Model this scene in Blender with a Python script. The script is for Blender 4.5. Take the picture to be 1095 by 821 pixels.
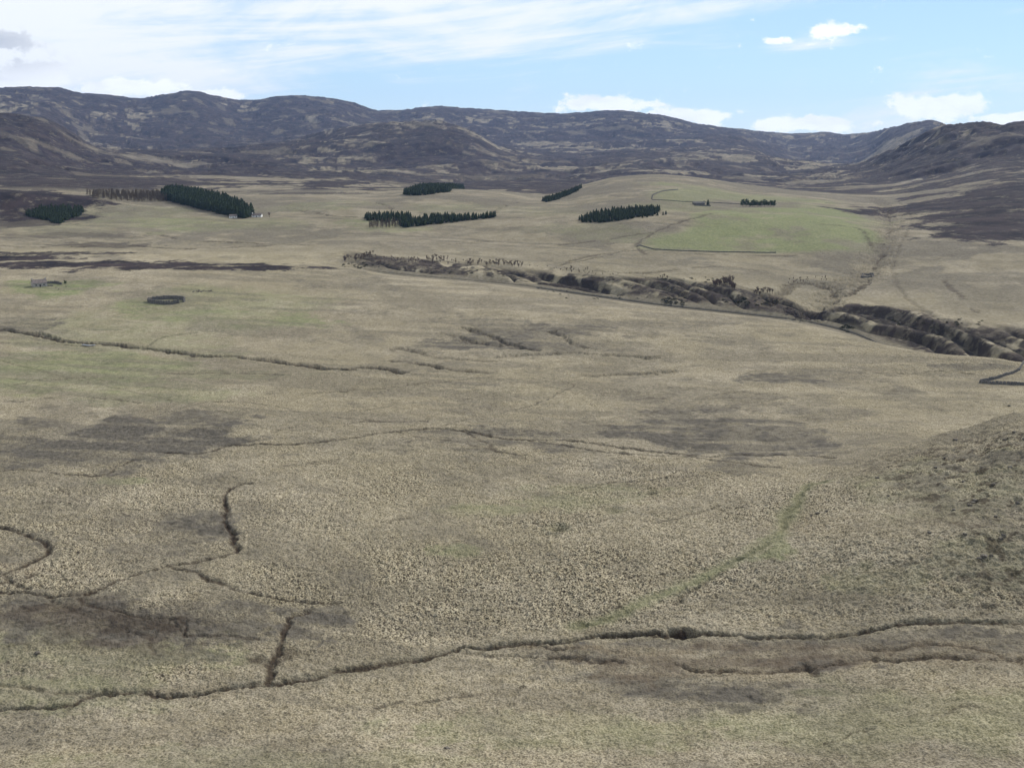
import bpy, math, random
import numpy as np
for o in list(bpy.data.objects): bpy.data.objects.remove(o)
scene = bpy.context.scene
rad = math.radians
# ------------------------------------------------------------------ camera
W, H = 1095.0, 821.0
F = 1174.0                       # focal length in photo pixels
PITCH = math.atan((H/2-140.0)/F) # true horizon lies at y = 140
cam = bpy.data.cameras.new('camera'); camo = bpy.data.objects.new('camera', cam)
scene.collection.objects.link(camo); scene.camera = camo
cam.sensor_width = 36.0; cam.sensor_fit = 'HORIZONTAL'; cam.lens = 36.0*F/W
cam.clip_start = 0.5; cam.clip_end = 80000
camo.location = (0, 0, 0); camo.rotation_euler = (math.pi/2-PITCH, 0, 0)   # looks along +Y, eye at the origin
# ------------------------------------------------------------------ light
SUN_AZ, SUN_EL = 46.0, 36.0      # degrees right of the view direction, above the horizon
sun = bpy.data.lights.new('sun', 'SUN'); suno = bpy.data.objects.new('sun', sun)
scene.collection.objects.link(suno)
sun.energy = 4.2; sun.angle = rad(0.5); sun.color = (1.0, 0.945, 0.86)
suno.rotation_euler = (rad(90-SUN_EL), 0, rad(180-SUN_AZ))
suno.location = (300, 200, 400)
scene.view_settings.view_transform = 'Standard'; scene.view_settings.look = 'None'
scene.view_settings.gamma = 1.0; scene.view_settings.use_curve_mapping = False
scene.view_settings.exposure = 0.36
world = bpy.data.worlds.new('World'); scene.world = world; world.use_nodes = True

class NT:
    """small helper for node graphs"""
    def __init__(s, tree): s.t = tree; s.n = tree.nodes; s.l = tree.links
    def node(s, typ, **kw):
        n = s.n.new(typ)
        for k, v in kw.items(): setattr(n, k, v)
        return n
    def link(s, a, b):
        s.l.new(a, b)
    def put(s, sock, v):
        if isinstance(v, bpy.types.NodeSocket): s.l.new(v, sock)
        else: sock.default_value = v
    def math(s, op, a, b=None, c=None, clamp=False):
        n = s.node('ShaderNodeMath', operation=op, use_clamp=clamp)
        s.put(n.inputs[0], a)
        if b is not None: s.put(n.inputs[1], b)
        if c is not None: s.put(n.inputs[2], c)
        return n.outputs[0]
    def vmath(s, op, a, b=None):
        n = s.node('ShaderNodeVectorMath', operation=op)
        s.put(n.inputs[0], a)
        if b is not None: s.put(n.inputs[1], b)
        return n.outputs['Value'] if op in ('DOT_PRODUCT', 'LENGTH', 'DISTANCE') else n.outputs['Vector']
    def noise(s, vec, scale, detail=4, rough=0.55, dist=0.0, out='Fac'):
        n = s.node('ShaderNodeTexNoise'); s.put(n.inputs['Vector'], vec)
        n.inputs['Scale'].default_value = scale; n.inputs['Detail'].default_value = detail
        n.inputs['Roughness'].default_value = rough; n.inputs['Distortion'].default_value = dist
        return n.outputs[out]
    def ramp(s, v, lo, hi, a=0.0, b=1.0):
        n = s.node('ShaderNodeMapRange', interpolation_type='SMOOTHSTEP')
        s.put(n.inputs[0], v); s.put(n.inputs[1], lo); s.put(n.inputs[2], hi)
        s.put(n.inputs[3], a); s.put(n.inputs[4], b)
        return n.outputs[0]
    def mix(s, f, a, b):
        n = s.node('ShaderNodeMix', data_type='RGBA')
        s.put(n.inputs[0], f)
        for k, v in ((6, a), (7, b)):
            if isinstance(v, tuple): v = (v[0], v[1], v[2], 1.0)
            s.put(n.inputs[k], v)
        return n.outputs[2]

def pix_dir(px, py):
    """photo pixel -> unit-ish world direction"""
    u = (px-W/2)/F; v = (H/2-py)/F
    y = math.cos(PITCH) + v*math.sin(PITCH)
    z = -math.sin(PITCH) + v*math.cos(PITCH)
    return u, y, z

# ---- sky
g = NT(world.node_tree); g.n.clear()
wo = g.node('ShaderNodeOutputWorld'); bg = g.node('ShaderNodeBackground')
sky = g.node('ShaderNodeTexSky', sky_type='NISHITA')
sky.sun_disc = False; sky.sun_elevation = rad(SUN_EL); sky.sun_rotation = rad(SUN_AZ)
sky.altitude = 350; sky.air_density = 0.8; sky.dust_density = 0.0; sky.ozone_density = 2.0
tc = g.node('ShaderNodeTexCoord').outputs['Generated']
sep = g.node('ShaderNodeSeparateXYZ'); g.link(tc, sep.inputs[0])
X, Y, Z = sep.outputs
az = g.math('ARCTAN2', X, Y)                    # 0 = along the view, + to the right
el = g.math('ARCTAN2', Z, g.math('SQRT', g.math('ADD', g.math('MULTIPLY', X, X), g.math('MULTIPLY', Y, Y))))
def comb(x, y, z=0.0):
    n = g.node('ShaderNodeCombineXYZ'); g.put(n.inputs[0], x); g.put(n.inputs[1], y); g.put(n.inputs[2], z); return n.outputs[0]
# high streaky cloud, stretched along a shallow diagonal
elr = g.math('SUBTRACT', el, g.math('MULTIPLY', az, 0.085))
cv = comb(az, g.math('MULTIPLY', elr, 3.2))
n1 = g.math('ADD', g.math('MULTIPLY', g.math('SUBTRACT', g.noise(cv, 4.6, 8, 0.6, 0.9), .5), 1.7), .47)
n2 = g.noise(comb(az, g.math('MULTIPLY', elr, 6.0), 3.1), 9.0, 5, 0.6, 0.5)
rise = g.ramp(g.math('SUBTRACT', el, g.math('MULTIPLY', az, 0.13)), 0.020, 0.125, -0.12, 0.40)
fade_r = g.ramp(az, 0.20, 0.55, 0.0, 0.08)
leftb = g.ramp(az, -0.05, -0.40, 0.0, 0.13)
n4 = g.noise(comb(g.math('MULTIPLY', az, .8), g.math('MULTIPLY', elr, 9.0), 5.5), 4.0, 7, 0.62, 1.4)
cir = g.math('ADD', g.math('ADD', n1, g.math('ADD', g.math('MULTIPLY', g.math('SUBTRACT', n4, 0.5), 1.1), g.math('MULTIPLY', g.math('SUBTRACT', n2, 0.5), 0.5))), g.math('ADD', g.math('SUBTRACT', rise, fade_r), leftb))
cirrus = g.ramp(cir, 0.34, 1.02, 0.0, 0.97)
# cumulus banks low behind the hills
def bank(a0, e0, wa, we, h=1.0):
    da = g.math('DIVIDE', g.math('SUBTRACT', az, a0), wa)
    de = g.math('DIVIDE', g.math('SUBTRACT', el, e0), we)
    d = g.math('ADD', g.math('MULTIPLY', da, da), g.math('MULTIPLY', de, de))
    return g.math('MULTIPLY', g.math('EXPONENT', g.math('MULTIPLY', d, -1.0)), h)
def pa(px, py):
    d = pix_dir(px, py); return math.atan2(d[0], d[1]), math.atan2(d[2], math.hypot(d[0], d[1]))
tot = None
for px, py, wx, wy, h in ((650,112,46,9,1.0),(745,124,60,9,1.0),(860,133,60,8,1.0),(1005,112,50,12,1.15),(1085,128,40,7,1.0),
                          (135,94,60,9,1.0),(232,102,36,6,.9),(20,85,60,20,1.0),(890,33,36,8,.85),(828,44,18,5,.7),(0,45,40,11,.8),(1200,120,80,14,1),(-120,80,100,20,1)):
    a, e = pa(px, py); b = bank(a, e, wx/F, wy/F, h)
    tot = b if tot is None else g.math('MAXIMUM', tot, b)
n3 = g.noise(comb(az, g.math('MULTIPLY', el, 1.5), 7.7), 34.0, 8, 0.66)
cum = g.ramp(g.math('ADD', tot, g.math('MULTIPLY', g.math('SUBTRACT', n3, 0.5), 2.3)), 0.30, 0.62, 0.0, 0.98)
# cumulus: cloud shading painted into the colour as grey mottling, heaviest at the left
gr = g.noise(comb(az, g.math('MULTIPLY', el, 2.0), 2.0), 24.0, 4, 0.6)
a0, e0 = pa(5, 52); gl = bank(a0, e0, 60/F, 26/F, 0.75)
ccol = g.mix(g.math('ADD', g.ramp(gr, 0.45, 0.75, 0.0, 0.22), gl, clamp=True), (10.4, 10.7, 10.9), (4.6, 5.1, 6.0))
skyc = g.mix(0.62, sky.outputs[0], (4.9, 7.4, 9.9))       # flat pale blue painted over the sky texture, setting its brightness and tint
c1 = g.mix(cirrus, skyc, (9.0, 9.4, 9.8))
c2 = g.mix(cum, c1, ccol)
g.link(c2, bg.inputs[0]); bg.inputs[1].default_value = 0.085
g.link(bg.outputs[0], wo.inputs[0])

# ------------------------------------------------------------------ noise
def hash2(ix, iy, s):
    h = (ix.astype(np.int64)*374761393 + iy.astype(np.int64)*668265263 + s*2246822519) & 0xFFFFFFFF
    h = ((h ^ (h >> 13))*1274126177) & 0xFFFFFFFF
    h = (h ^ (h >> 16)) & 0xFFFFFF
    return h.astype(np.float32)/16777215.0
def vnoise(x, y, s=0):
    xi = np.floor(x); yi = np.floor(y); fx = (x-xi).astype(np.float32); fy = (y-yi).astype(np.float32)
    fx = fx*fx*fx*(fx*(fx*6-15)+10); fy = fy*fy*fy*(fy*(fy*6-15)+10)
    a = hash2(xi, yi, s); b = hash2(xi+1, yi, s); c = hash2(xi, yi+1, s); d = hash2(xi+1, yi+1, s)
    return (a+(b-a)*fx) + ((c+(d-c)*fx)-(a+(b-a)*fx))*fy
def fbm(x, y, lam, octv=4, s=0, gain=0.5):
    t = np.zeros(x.shape, np.float32); amp = 1.0; tot = 0
    ca, sa = math.cos(0.6), math.sin(0.6)
    for k in range(octv):
        t += amp*vnoise(x/lam+17.3*k, y/lam-9.1*k, s+k); tot += amp; amp *= gain; lam *= 0.5
        x, y = ca*x-sa*y, sa*x+ca*y
    return t/tot     # 0..1, mean .5
def sstep(x, a, b):
    t = np.clip((x-a)/(b-a), 0, 1); return t*t*(3-2*t)

# ------------------------------------------------------------------ terrain
def pchip_slopes(X, Yv):
    h = np.diff(X, axis=0); d = np.diff(Yv, axis=0)/h
    m = np.zeros_like(Yv)
    w1 = 2*h[1:]+h[:-1]; w2 = h[1:]+2*h[:-1]
    ok = d[:-1]*d[1:] > 0
    with np.errstate(divide='ignore', invalid='ignore'):
        mm = (w1+w2)/(w1/d[:-1]+w2/d[1:])
    m[1:-1] = np.where(ok, mm, 0); m[0] = d[0]; m[-1] = d[-1]
    return m
def pchip1(xs, ys, q):
    xs = np.array(xs, float); ys = np.array(ys, float); m = pchip_slopes(xs, ys); m[0] = 0; m[-1] = 0
    q = np.clip(q, xs[0], xs[-1]); i = np.clip(np.searchsorted(xs, q)-1, 0, len(xs)-2)
    h = xs[i+1]-xs[i]; t = (q-xs[i])/h
    return (2*t**3-3*t**2+1)*ys[i]+(t**3-2*t**2+t)*h*m[i]+(-2*t**3+3*t**2)*ys[i+1]+(t**3-t**2)*h*m[i+1]

# relief lines ordered from the viewer outwards: (photo x, photo y, 'z' height | 'r' distance | None hidden, value ...)
# each entry: (px, py, 'z', z) or (px, py, 'r', r) or (px, None, r, z)
LINES = [
 (8,  [(0,None,1.5,-1.75),(1095,None,1.5,-1.75)]),
 (10, [(0,None,60,-46),(1095,None,60,-45)]),
 (26, [(0,None,150,-109),(550,None,150,-109),(1095,None,150,-107)]),
 (135,[(0,821,'z',-124),(300,821,'z',-123.5),(550,821,'z',-122.5),(850,821,'z',-119),(1095,821,'z',-114)]),
 (150,[(0,755,'z',-131),(200,738,'z',-131),(290,728,'z',-131),(400,712,'z',-130.5),(500,692,'z',-130),(600,683,'z',-129),(700,679,'z',-128),(800,677,'z',-126.5),(900,675,'z',-123.5),(1095,664,'z',-117)]),
 (205,[(0,620,'z',-132),(300,605,'z',-130.5),(550,590,'z',-129.5),(700,590,'z',-127.5),(850,580,'z',-120),(950,575,'z',-113.5),(1095,560,'z',-108.5)]),
 (60, [(0,490,'z',-133),(300,480,'z',-132),(550,480,'z',-131.5),(700,500,'z',-129.5),(850,505,'z',-125),(950,485,'z',-118.5),(1020,460,'z',-114),(1095,441,'z',-104.5)]),
 (120,[(0,460,'z',-133),(300,455,'z',-132.5),(550,455,'z',-132.5),(700,470,'z',-131.5),(850,475,'z',-129.5),(950,460,'z',-127),(1020,None,430,-121.5),(1095,None,440,-122)]),
 (160,[(0,372,'z',-131),(120,377,'z',-132),(300,392,'z',-133),(420,398,'z',-133),(550,402,'z',-132.5),(700,402,'z',-132),(850,405,'z',-130),(1000,402,'z',-129),(1095,403,'z',-128)]),
 (50, [(0,285,'z',-119),(120,286,'z',-119),(250,286,'z',-120),(330,285,'z',-121),(370,288,'z',-122),(420,296.5,'z',-123),(500,304,'z',-124.5),(560,312,'z',-125.5),(640,323,'z',-127),(720,334,'z',-128.5),(800,342,'z',-130),(850,350,'z',-130),(900,362,'z',-130),(960,374,'z',-130),(1010,380,'z',-129.5),(1060,383,'z',-130),(1095,388,'z',-131)]),
 (18, [(0,280,'z',-121),(250,281,'z',-122),(330,281.5,'z',-124),(370,285.5,'z',-126),(420,293,'z',-129),(500,300,'z',-133),(560,306,'z',-136),(640,317,'z',-140),(720,327.5,'z',-143),(800,336,'z',-146),(850,342,'z',-148),(915,357,'z',-151),(960,None,815,-154),(1020,None,770,-157),(1095,None,745,-160)]),
 (80, [(0,279,'z',-121),(250,280,'z',-122),(330,280.5,'z',-124),(370,284,'z',-125.5),(420,291.5,'z',-128),(500,298.5,'z',-132),(560,304.5,'z',-135),(640,315.5,'z',-139),(720,326,'z',-142),(800,334.5,'z',-145),(850,340.5,'z',-147),(915,355,'z',-150),(960,None,828,-153),(1020,None,783,-156),(1095,None,758,-159)]),
 (80, [(0,270,'z',-120),(250,272,'z',-121),(330,273,'z',-121.5),(370,271,'z',-120),(420,277,'z',-122),(500,284,'z',-125),(560,291,'z',-128),(640,298,'z',-130),(700,300,'z',-130.5),(760,303,'z',-131),(800,314,'z',-135),(840,323,'z',-139),(870,336,'z',-144.5),(905,327,'z',-139),(960,333,'z',-138.5),(1000,340,'z',-139),(1040,352,'z',-142),(1095,356,'z',-142)]),
 (75, [(0,252,'z',-116),(200,250,'z',-116),(400,252,'z',-117),(550,258,'z',-117),(700,266,'z',-117.5),(820,272,'z',-120),(880,290,'z',-127),(940,282,'z',-124),(1095,290,'z',-122)]),
 (65, [(0,228,'z',-108),(200,228,'z',-108),(400,228,'z',-106),(550,226,'z',-101),(700,228,'z',-96),(850,232,'z',-99),(945,240,'z',-108),(1095,240,'z',-103)]),
 (30, [(0,206,'r',1720),(100,208,'r',1760),(200,210,'r',1800),(300,208,'r',1800),(400,208,'r',1800),(460,203,'r',1800),(530,205,'r',1830),(580,211,'r',1850),(620,199,'r',1930),(660,189,'r',2000),(700,186,'r',2050),(740,189.5,'r',2050),(800,199,'r',2050),(870,207,'r',2000),(940,213,'r',1950),(1000,210,'r',1850),(1095,204,'r',1750)]),
 (50, [(0,192,'r',2250),(200,194,'r',2350),(330,196,'r',2400),(430,200,'r',2250),(520,None,2300,-122),(580,None,2330,-122),(700,None,2500,-122),(800,None,2500,-124),(870,None,2450,-124),(940,202,'r',2450),(1000,196,'r',2300),(1095,186,'r',2200)]),
 (60, [(0,165,'r',2900),(100,178,'r',3100),(200,178,'r',3300),(330,178,'r',3400),(500,184,'r',3400),(620,184,'r',3500),(700,181,'r',3500),(850,190,'r',3400),(930,188,'r',3100),(1000,178,'r',2850),(1095,166,'r',2700)]),
 (22, [(0,121,'r',3700),(40,125,'r',3800),(75,140,'r',3900),(110,158,'r',4000),(200,160,'r',4300),(300,152,'r',4600),(370,137,'r',4800),(410,131,'r',4800),(460,130,'r',4800),(500,138,'r',4800),(540,158,'r',4900),(600,166,'r',5000),(700,160,'r',5000),(780,160,'r',4900),(850,172,'r',4600),(910,176,'r',4300),(945,166,'r',3900),(985,149,'r',3600),(1020,137,'r',3450),(1045,133,'r',3400),(1070,136,'r',3400),(1095,133,'r',3400)]),
 (75, [(0,None,4500,10),(60,None,4600,10),(110,None,4800,-80),(200,None,5100,-90),(300,None,5400,-70),(370,None,5600,-20),(460,None,5600,-15),(540,None,5700,-92),(620,156,'r',5900),(700,151,'r',5900),(780,150,'r',5800),(850,None,5500,-168),(910,None,5200,-165),(945,None,4900,-150),(985,None,4700,-130),(1030,None,4500,-50),(1095,None,4500,-50)]),
 (14, [(-80,97,'r',8000),(0,95,'r',8000),(50,94,'r',8000),(90,100,'r',8000),(150,104.5,'r',8000),(180,101,'r',7900),(207,99,'r',7900),(232,105,'r',7900),(262,109,'r',8000),(320,103.5,'r',7900),(360,107,'r',7900),(410,119,'r',8200),(470,115,'r',8200),(540,117,'r',8200),(600,121,'r',8200),(660,118,'r',7800),(700,122,'r',7800),(725,128,'r',7800),(750,134,'r',7900),(800,139,'r',8400),(850,142.5,'r',8800),(885,141.5,'r',8800),(905,145,'r',8600),(925,144,'r',8000),(950,137,'r',7000),(975,131,'r',6700),(995,130,'r',6600),(1015,135,'r',6700),(1040,142,'r',7000),(1095,144,'r',7000)]),
 (8,  [(0,None,9500,60),(1095,None,9500,-60)]),
 (6,  [(0,None,11500,-100),(1095,None,11500,-100)]),
 (0,  [(0,None,14500,-120),(1095,None,14500,-120)]),
]
half = rad(29.5); ND = 1560
dense = np.linspace(-half, half, ND)
stepo = [half]; st = dense[1]-dense[0]
while stepo[-1] < math.pi-0.03:
    st = min(st*1.16, 0.05); stepo.append(min(stepo[-1]+st, math.pi))
if stepo[-1] < math.pi: stepo.append(math.pi)
outer = np.array(stepo[1:])
AZ = np.concatenate([-outer[::-1], dense, outer]); NC = len(AZ)
Ls_r, Ls_z = [], []
for cnt, pts in LINES:
    a_, r_, z_ = [], [], []
    for p in pts:
        if p[1] is None:
            d = pix_dir(p[0], 300); a_.append(math.atan2(d[0], d[1])); r_.append(p[2]); z_.append(p[3])
        else:
            d = pix_dir(p[0], p[1]); t = d[2]/math.hypot(d[0], d[1]); a_.append(math.atan2(d[0], d[1]))
            if p[2] == 'z': z_.append(p[3]); r_.append(p[3]/t)
            else: r_.append(p[3]); z_.append(p[3]*t)
    Ls_r.append(pchip1(a_, r_, AZ)); Ls_z.append(pchip1(a_, z_, AZ))
LR = np.array(Ls_r); LZ = np.array(Ls_z)
for k in range(1, len(LR)): LR[k] = np.maximum(LR[k], LR[k-1]+2.0)
M = pchip_slopes(LR, LZ)
rows_r, rows_z, rows_u = [], [], []
for k in range(len(LINES)-1):
    n = LINES[k][0] if k > 0 else 8
    h = LR[k+1]-LR[k]
    for j in range(n):
        t = j/n
        rows_r.append(LR[k]+t*h); rows_u.append(k+t)
        rows_z.append((2*t**3-3*t**2+1)*LZ[k]+(t**3-2*t**2+t)*h*M[k]+(-2*t**3+3*t**2)*LZ[k+1]+(t**3-t**2)*h*M[k+1])
rows_r.append(LR[-1]); rows_z.append(LZ[-1]); rows_u.append(len(LINES)-1)
R = np.array(rows_r); Zb = np.array(rows_z); U = np.array(rows_u); NR = len(U)
PX = (R*np.sin(AZ)).astype(np.float64); PY = R*np.cos(AZ)
UU = np.broadcast_to(U[:, None], R.shape)
Zg = Zb.copy()
TANZ = None
def refresh():
    global TANZ
    TANZ = np.maximum.accumulate(Zg[1:]/R[1:], axis=0)
refresh()
def pick(px, py):
    """photo pixel -> first ground point along that ray (world x, y, z)"""
    d = pix_dir(px, py); a = math.atan2(d[0], d[1]); t = d[2]/math.hypot(d[0], d[1])
    c = int(np.clip(np.searchsorted(AZ, a), 1, NC-1)); col = TANZ[:, c]
    i = int(np.clip(np.searchsorted(col, t), 1, NR-3)); 
    t0, t1 = col[i-1], col[i]; f = np.clip((t-t0)/(t1-t0+1e-12), 0, 1)
    r = R[i, c]+(R[i+1, c]-R[i, c])*f
    return r*math.sin(a), r*math.cos(a), ground(r*math.sin(a), r*math.cos(a))
def ground(x, y):
    a = math.atan2(x, y); r = math.hypot(x, y)
    c = int(np.clip(np.searchsorted(AZ, a), 1, NC-1)); f = (a-AZ[c-1])/(AZ[c]-AZ[c-1])
    z = 0
    for cc, w in ((c-1, 1-f), (c, f)):
        z += w*np.interp(r, R[:, cc], Zg[:, cc])
    return float(z)
def seen(x, y, z):
    """world point -> photo pixel"""
    cy = y*math.cos(PITCH)-z*math.sin(PITCH); cz = y*math.sin(PITCH)+z*math.cos(PITCH)
    return W/2+F*x/cy, H/2-F*cz/cy

# large and middle relief
def band(lo, a, b, hi): return sstep(UU, lo, a)*(1-sstep(UU, b, hi))
zone_floor = band(2.2, 3.2, 8.6, 9.1)
big = fbm(PX, PY, 90, 3, 5)-0.5
Zg += zone_floor*big*3.6
med = fbm(PX, PY, 26, 3, 11)-0.5
Zg += zone_floor*med*1.5
far1 = band(13, 14, 15.1, 16)
Zg += far1*((fbm(PX, PY, 260, 4, 21)-0.5)*9)
Zg += band(11.7, 12.6, 13, 14.6)*((fbm(PX, PY, 130, 4, 23)-0.5)*5)
moor = band(16, 17, 25, 26)
rdg = 1-np.abs(2*fbm(PX, PY, 900, 5, 31, 0.52)-1)*2
Zg += moor*(fbm(PX, PY, 420, 5, 33, 0.55)-0.5)*np.where(UU > 20.2, 30, np.interp(UU, [16, 17.5, 18.0, 18.4, 19.2], [12, 34, 12, 22, 34]))
Zg += moor*(rdg-0.6)*np.interp(UU, [16, 17.5, 18, 18.4, 19.3, 20, 20.4], [6, 24, 8, 16, 30, 9, 9])
Zg += moor*(fbm(PX, PY, 75, 4, 35, .6)-0.5)*np.where(UU > 18.6, 17, 12)
Zg -= moor*sstep(fbm(PX-.4*PY, PY+.4*PX, 190, 5, 36, .58), .50, .62)*9
# crags of the right-hand hill and central knoll
rk = band(17.0, 17.8, 18.5, 18.9)*(sstep(AZ, rad(14), rad(20))+0.5*np.exp(-((AZ-rad(-4))/rad(3))**2))
Zg += rk*(np.abs(fbm(PX, PY, 110, 4, 41)-0.5)*70-9)
# cliff ribs of the gorge: spurs running down to the river
gorge = band(11.0, 11.35, 11.9, 12.15)*sstep(AZ, rad(-9.5), rad(-6))
arc = AZ*900.0
rib = np.abs(2*vnoise((arc+0.9*(R-900))/19.0+fbm(PX, PY, 60, 2, 51)*2.0, R*0+3.0, 52)-1)
gs = fbm(PX, PY, 15, 5, 56, .6)
Zg += gorge*((1-np.abs(2*gs-1)*2.4)*.5-.25)
Zg += gorge*(rib*12-5.5)*(0.4+0.9*fbm(PX, PY, 90, 2, 53)) + gorge*(fbm(PX, PY, 10, 4, 55, .6)-0.5)*1.8
# rough bank on the right-hand slope
spx, spy, _ = pick(1040, 520)
rough = np.exp(-(((PX-spx-14)/42)**2+((PY-spy-4)/66)**2)**1.5)
rough = np.maximum(rough, 0.75*np.exp(-(((PX-pick(1095, 590)[0])/30)**2+((PY-pick(1095, 590)[1])/45)**2)))*zone_floor
Zg += rough*(np.abs(fbm(PX, PY, 7, 4, 61, 0.62)-0.5)*3.2-.5)+rough*(fbm(PX, PY, 2.6, 3, 63)-.5)*1.3
refresh()

# ---- marks on the land: streams, gullies, dykes, patches, all kept as world positions
peat = np.zeros(R.shape, np.float32); green = np.zeros(R.shape, np.float32); dull = np.zeros(R.shape, np.float32)
heath = np.zeros(R.shape, np.float32); rust = np.zeros(R.shape, np.float32); pale = np.zeros(R.shape, np.float32)
tus = np.ones(R.shape, np.float32)
wx1 = (fbm(PX, PY, 13, 4, 71, .65)-0.5)*1.5; wy1 = (fbm(PX, PY, 13, 4, 72, .65)-0.5)*1.5
wx2 = (fbm(PX, PY, 120, 3, 73)-0.5); wy2 = (fbm(PX, PY, 120, 3, 74)-0.5)
BRK = np.clip(.55*sstep(vnoise((PX*.22+PY)/5.5, (PX-PY*.22)/42, 151), .25, .6)+.6*sstep(fbm(PX, PY, 17, 5, 152, .68), .40, .56), 0, 1.1)
def line_dist(pts, pad, warp):
    P = [pick(*p)[:2] for p in pts]
    xs = [p[0] for p in P]; ys = [p[1] for p in P]
    m = (PX > min(xs)-pad)&(PX < max(xs)+pad)&(PY > min(ys)-pad)&(PY < max(ys)+pad)
    idx = np.nonzero(m); x = PX[idx]+wx1[idx]*warp; y = PY[idx]+wy1[idx]*warp
    best = np.full(x.shape, 1e9); 
    for (x0, y0), (x1, y1) in zip(P[:-1], P[1:]):
        dx, dy = x1-x0, y1-y0; L2 = dx*dx+dy*dy+1e-9
        t = np.clip(((x-x0)*dx+(y-y0)*dy)/L2, 0, 1)
        best = np.minimum(best, np.hypot(x-x0-t*dx, y-y0-t*dy))
    return idx, best
def smooth_pts(pts, n=4):
    if len(pts) < 3: return pts
    P = np.array(pts, float); out = []
    for i in range(len(P)-1):
        p0 = P[max(i-1, 0)]; p1 = P[i]; p2 = P[i+1]; p3 = P[min(i+2, len(P)-1)]
        for j in range(n):
            t = j/n
            out.append(tuple(0.5*((2*p1)+(-p0+p2)*t+(2*p0-5*p1+4*p2-p3)*t*t+(-p0+3*p1-3*p2+p3)*t**3)))
    out.append(tuple(P[-1])); return out
def carve(pts, w, depth, pk=1.0, warp=5.0, gr=0.0, rustv=0.0, rim=0.0, wide=2.2, broken=0.0):
    w = w*.78
    idx, d = line_dist(smooth_pts(pts), w*6+warp+4, warp)
    x = PX[idx]; y = PY[idx]
    d = d/(0.38+.9*fbm(x, y, 7, 3, 83, .6)+.9*vnoise(x/23, y/23, 86)); mod = 0.0+1.75*fbm(x, y, 4.5, 4, 81, .65); d = d+(fbm(x, y, 1.3, 2, 84)-.5)*.5
    if broken: mod = mod*sstep(fbm(x, y, 16, 2, 82), 0.40-0.25*(1-broken), 0.54)
    g1 = np.exp(-(np.abs(d+(fbm(x, y, 1.6, 2, 85)-.5)*.9*w)/(w*0.95))**3.2)*np.minimum(mod, 1.2)
    Zg[idx] -= depth*.72*g1
    if rim: Zg[idx] += rim*np.exp(-((d-w*1.6)/(w*0.7))**2)
    peat[idx] = np.maximum(peat[idx], pk*np.clip(np.exp(-(d/(w*0.75))**2)*mod*1.5, 0, 1))
    dull[idx] = np.maximum(dull[idx], 0.5*pk*np.exp(-(d/(w*wide))**2))
    if gr: green[idx] = np.maximum(green[idx], gr*np.exp(-(d/(w*1.7))**2))
    if rustv: rust[idx] = np.maximum(rust[idx], rustv*np.exp(-(d/(w*3))**2))
def blob(arr, px, py, rx, ry, v=1.0, soft=0.45, warp=1.0, ang=0.0, seed=0, lo=False):
    """soft-edged patch; the photo ellipse is turned into an ellipse on the ground"""
    cx, cy, _ = pick(px, py)
    ca, sa = math.cos(rad(ang)), math.sin(rad(ang))
    e1 = pick(px+rx*ca, py+rx*sa); e1m = pick(px-rx*ca, py-rx*sa)
    e2 = pick(px, py-ry); e2m = pick(px, py+ry)
    rc = math.hypot(cx, cy)
    if rc > 1500:
        dcap = ry/F*rc*9; u_ = np.array([cx, cy])/rc; e2 = (cx+u_[0]*dcap, cy+u_[1]*dcap); e2m = (cx-u_[0]*dcap, cy-u_[1]*dcap); lw = rx/F*rc; e1 = (cx+u_[1]*lw, cy-u_[0]*lw); e1m = (cx-u_[1]*lw, cy+u_[0]*lw)
    ax = np.array([(e1[0]-e1m[0])/2, (e1[1]-e1m[1])/2]); bx = np.array([(e2[0]-e2m[0])/2, (e2[1]-e2m[1])/2])
    Mi = np.linalg.inv(np.array([[ax[0], bx[0]], [ax[1], bx[1]]]))
    pad = 1.8*(np.hypot(*ax)+np.hypot(*bx))
    idx = np.nonzero((np.abs(PX-cx) < pad)&(np.abs(PY-cy) < pad))
    dx = PX[idx]-cx; dy = PY[idx]-cy
    q = np.hypot(Mi[0, 0]*dx+Mi[0, 1]*dy, Mi[1, 0]*dx+Mi[1, 1]*dy)
    warp = warp*.8; v = min(1.0, v*1.12) if v > 0 else v
    sc = max(8.0, 0.35*min(np.hypot(*ax), np.hypot(*bx))*2)
    q = q+(fbm(PX[idx], PY[idx], sc, 6, 90+seed, 0.68)-0.5)*2.5*warp
    so = soft*.62; val = v*(1-sstep(q, 1-so, 1+so))
    if arr is dull or arr is peat or arr is rust or arr is green: val = val*(.42+.68*BRK[idx])
    if v >= 0: arr[idx] = np.maximum(arr[idx], val)
    else: arr[idx] = arr[idx]*(1-(-val))
def poly(arr, pts, v, soft_px_m=6.0, warp=0.0):
    P = np.array([pick(*p)[:2] for p in pts]); 
    x0, y0 = P.min(0)-40; x1, y1 = P.max(0)+40
    idx = np.nonzero((PX > x0)&(PX < x1)&(PY > y0)&(PY < y1))
    x = PX[idx]+wx2[idx]*warp; y = PY[idx]+wy2[idx]*warp
    ins = np.zeros(x.shape, bool); best = np.full(x.shape, 1e9)
    for i in range(len(P)):
        ax, ay = P[i]; bx, by = P[(i+1) % len(P)]
        c = ((ay > y) != (by > y)); xi = (bx-ax)*(y-ay)/(by-ay+1e-12)+ax
        ins ^= c & (x < xi)
        dx, dy = bx-ax, by-ay; t = np.clip(((x-ax)*dx+(y-ay)*dy)/(dx*dx+dy*dy+1e-9), 0, 1)
        best = np.minimum(best, np.hypot(x-ax-t*dx, y-ay-t*dy))
    sd = np.where(ins, best, -best)
    val = v*sstep(sd, -soft_px_m, soft_px_m)
    if v >= 0: arr[idx] = np.maximum(arr[idx], val)
    else: arr[idx] *= (1+val)

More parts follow.
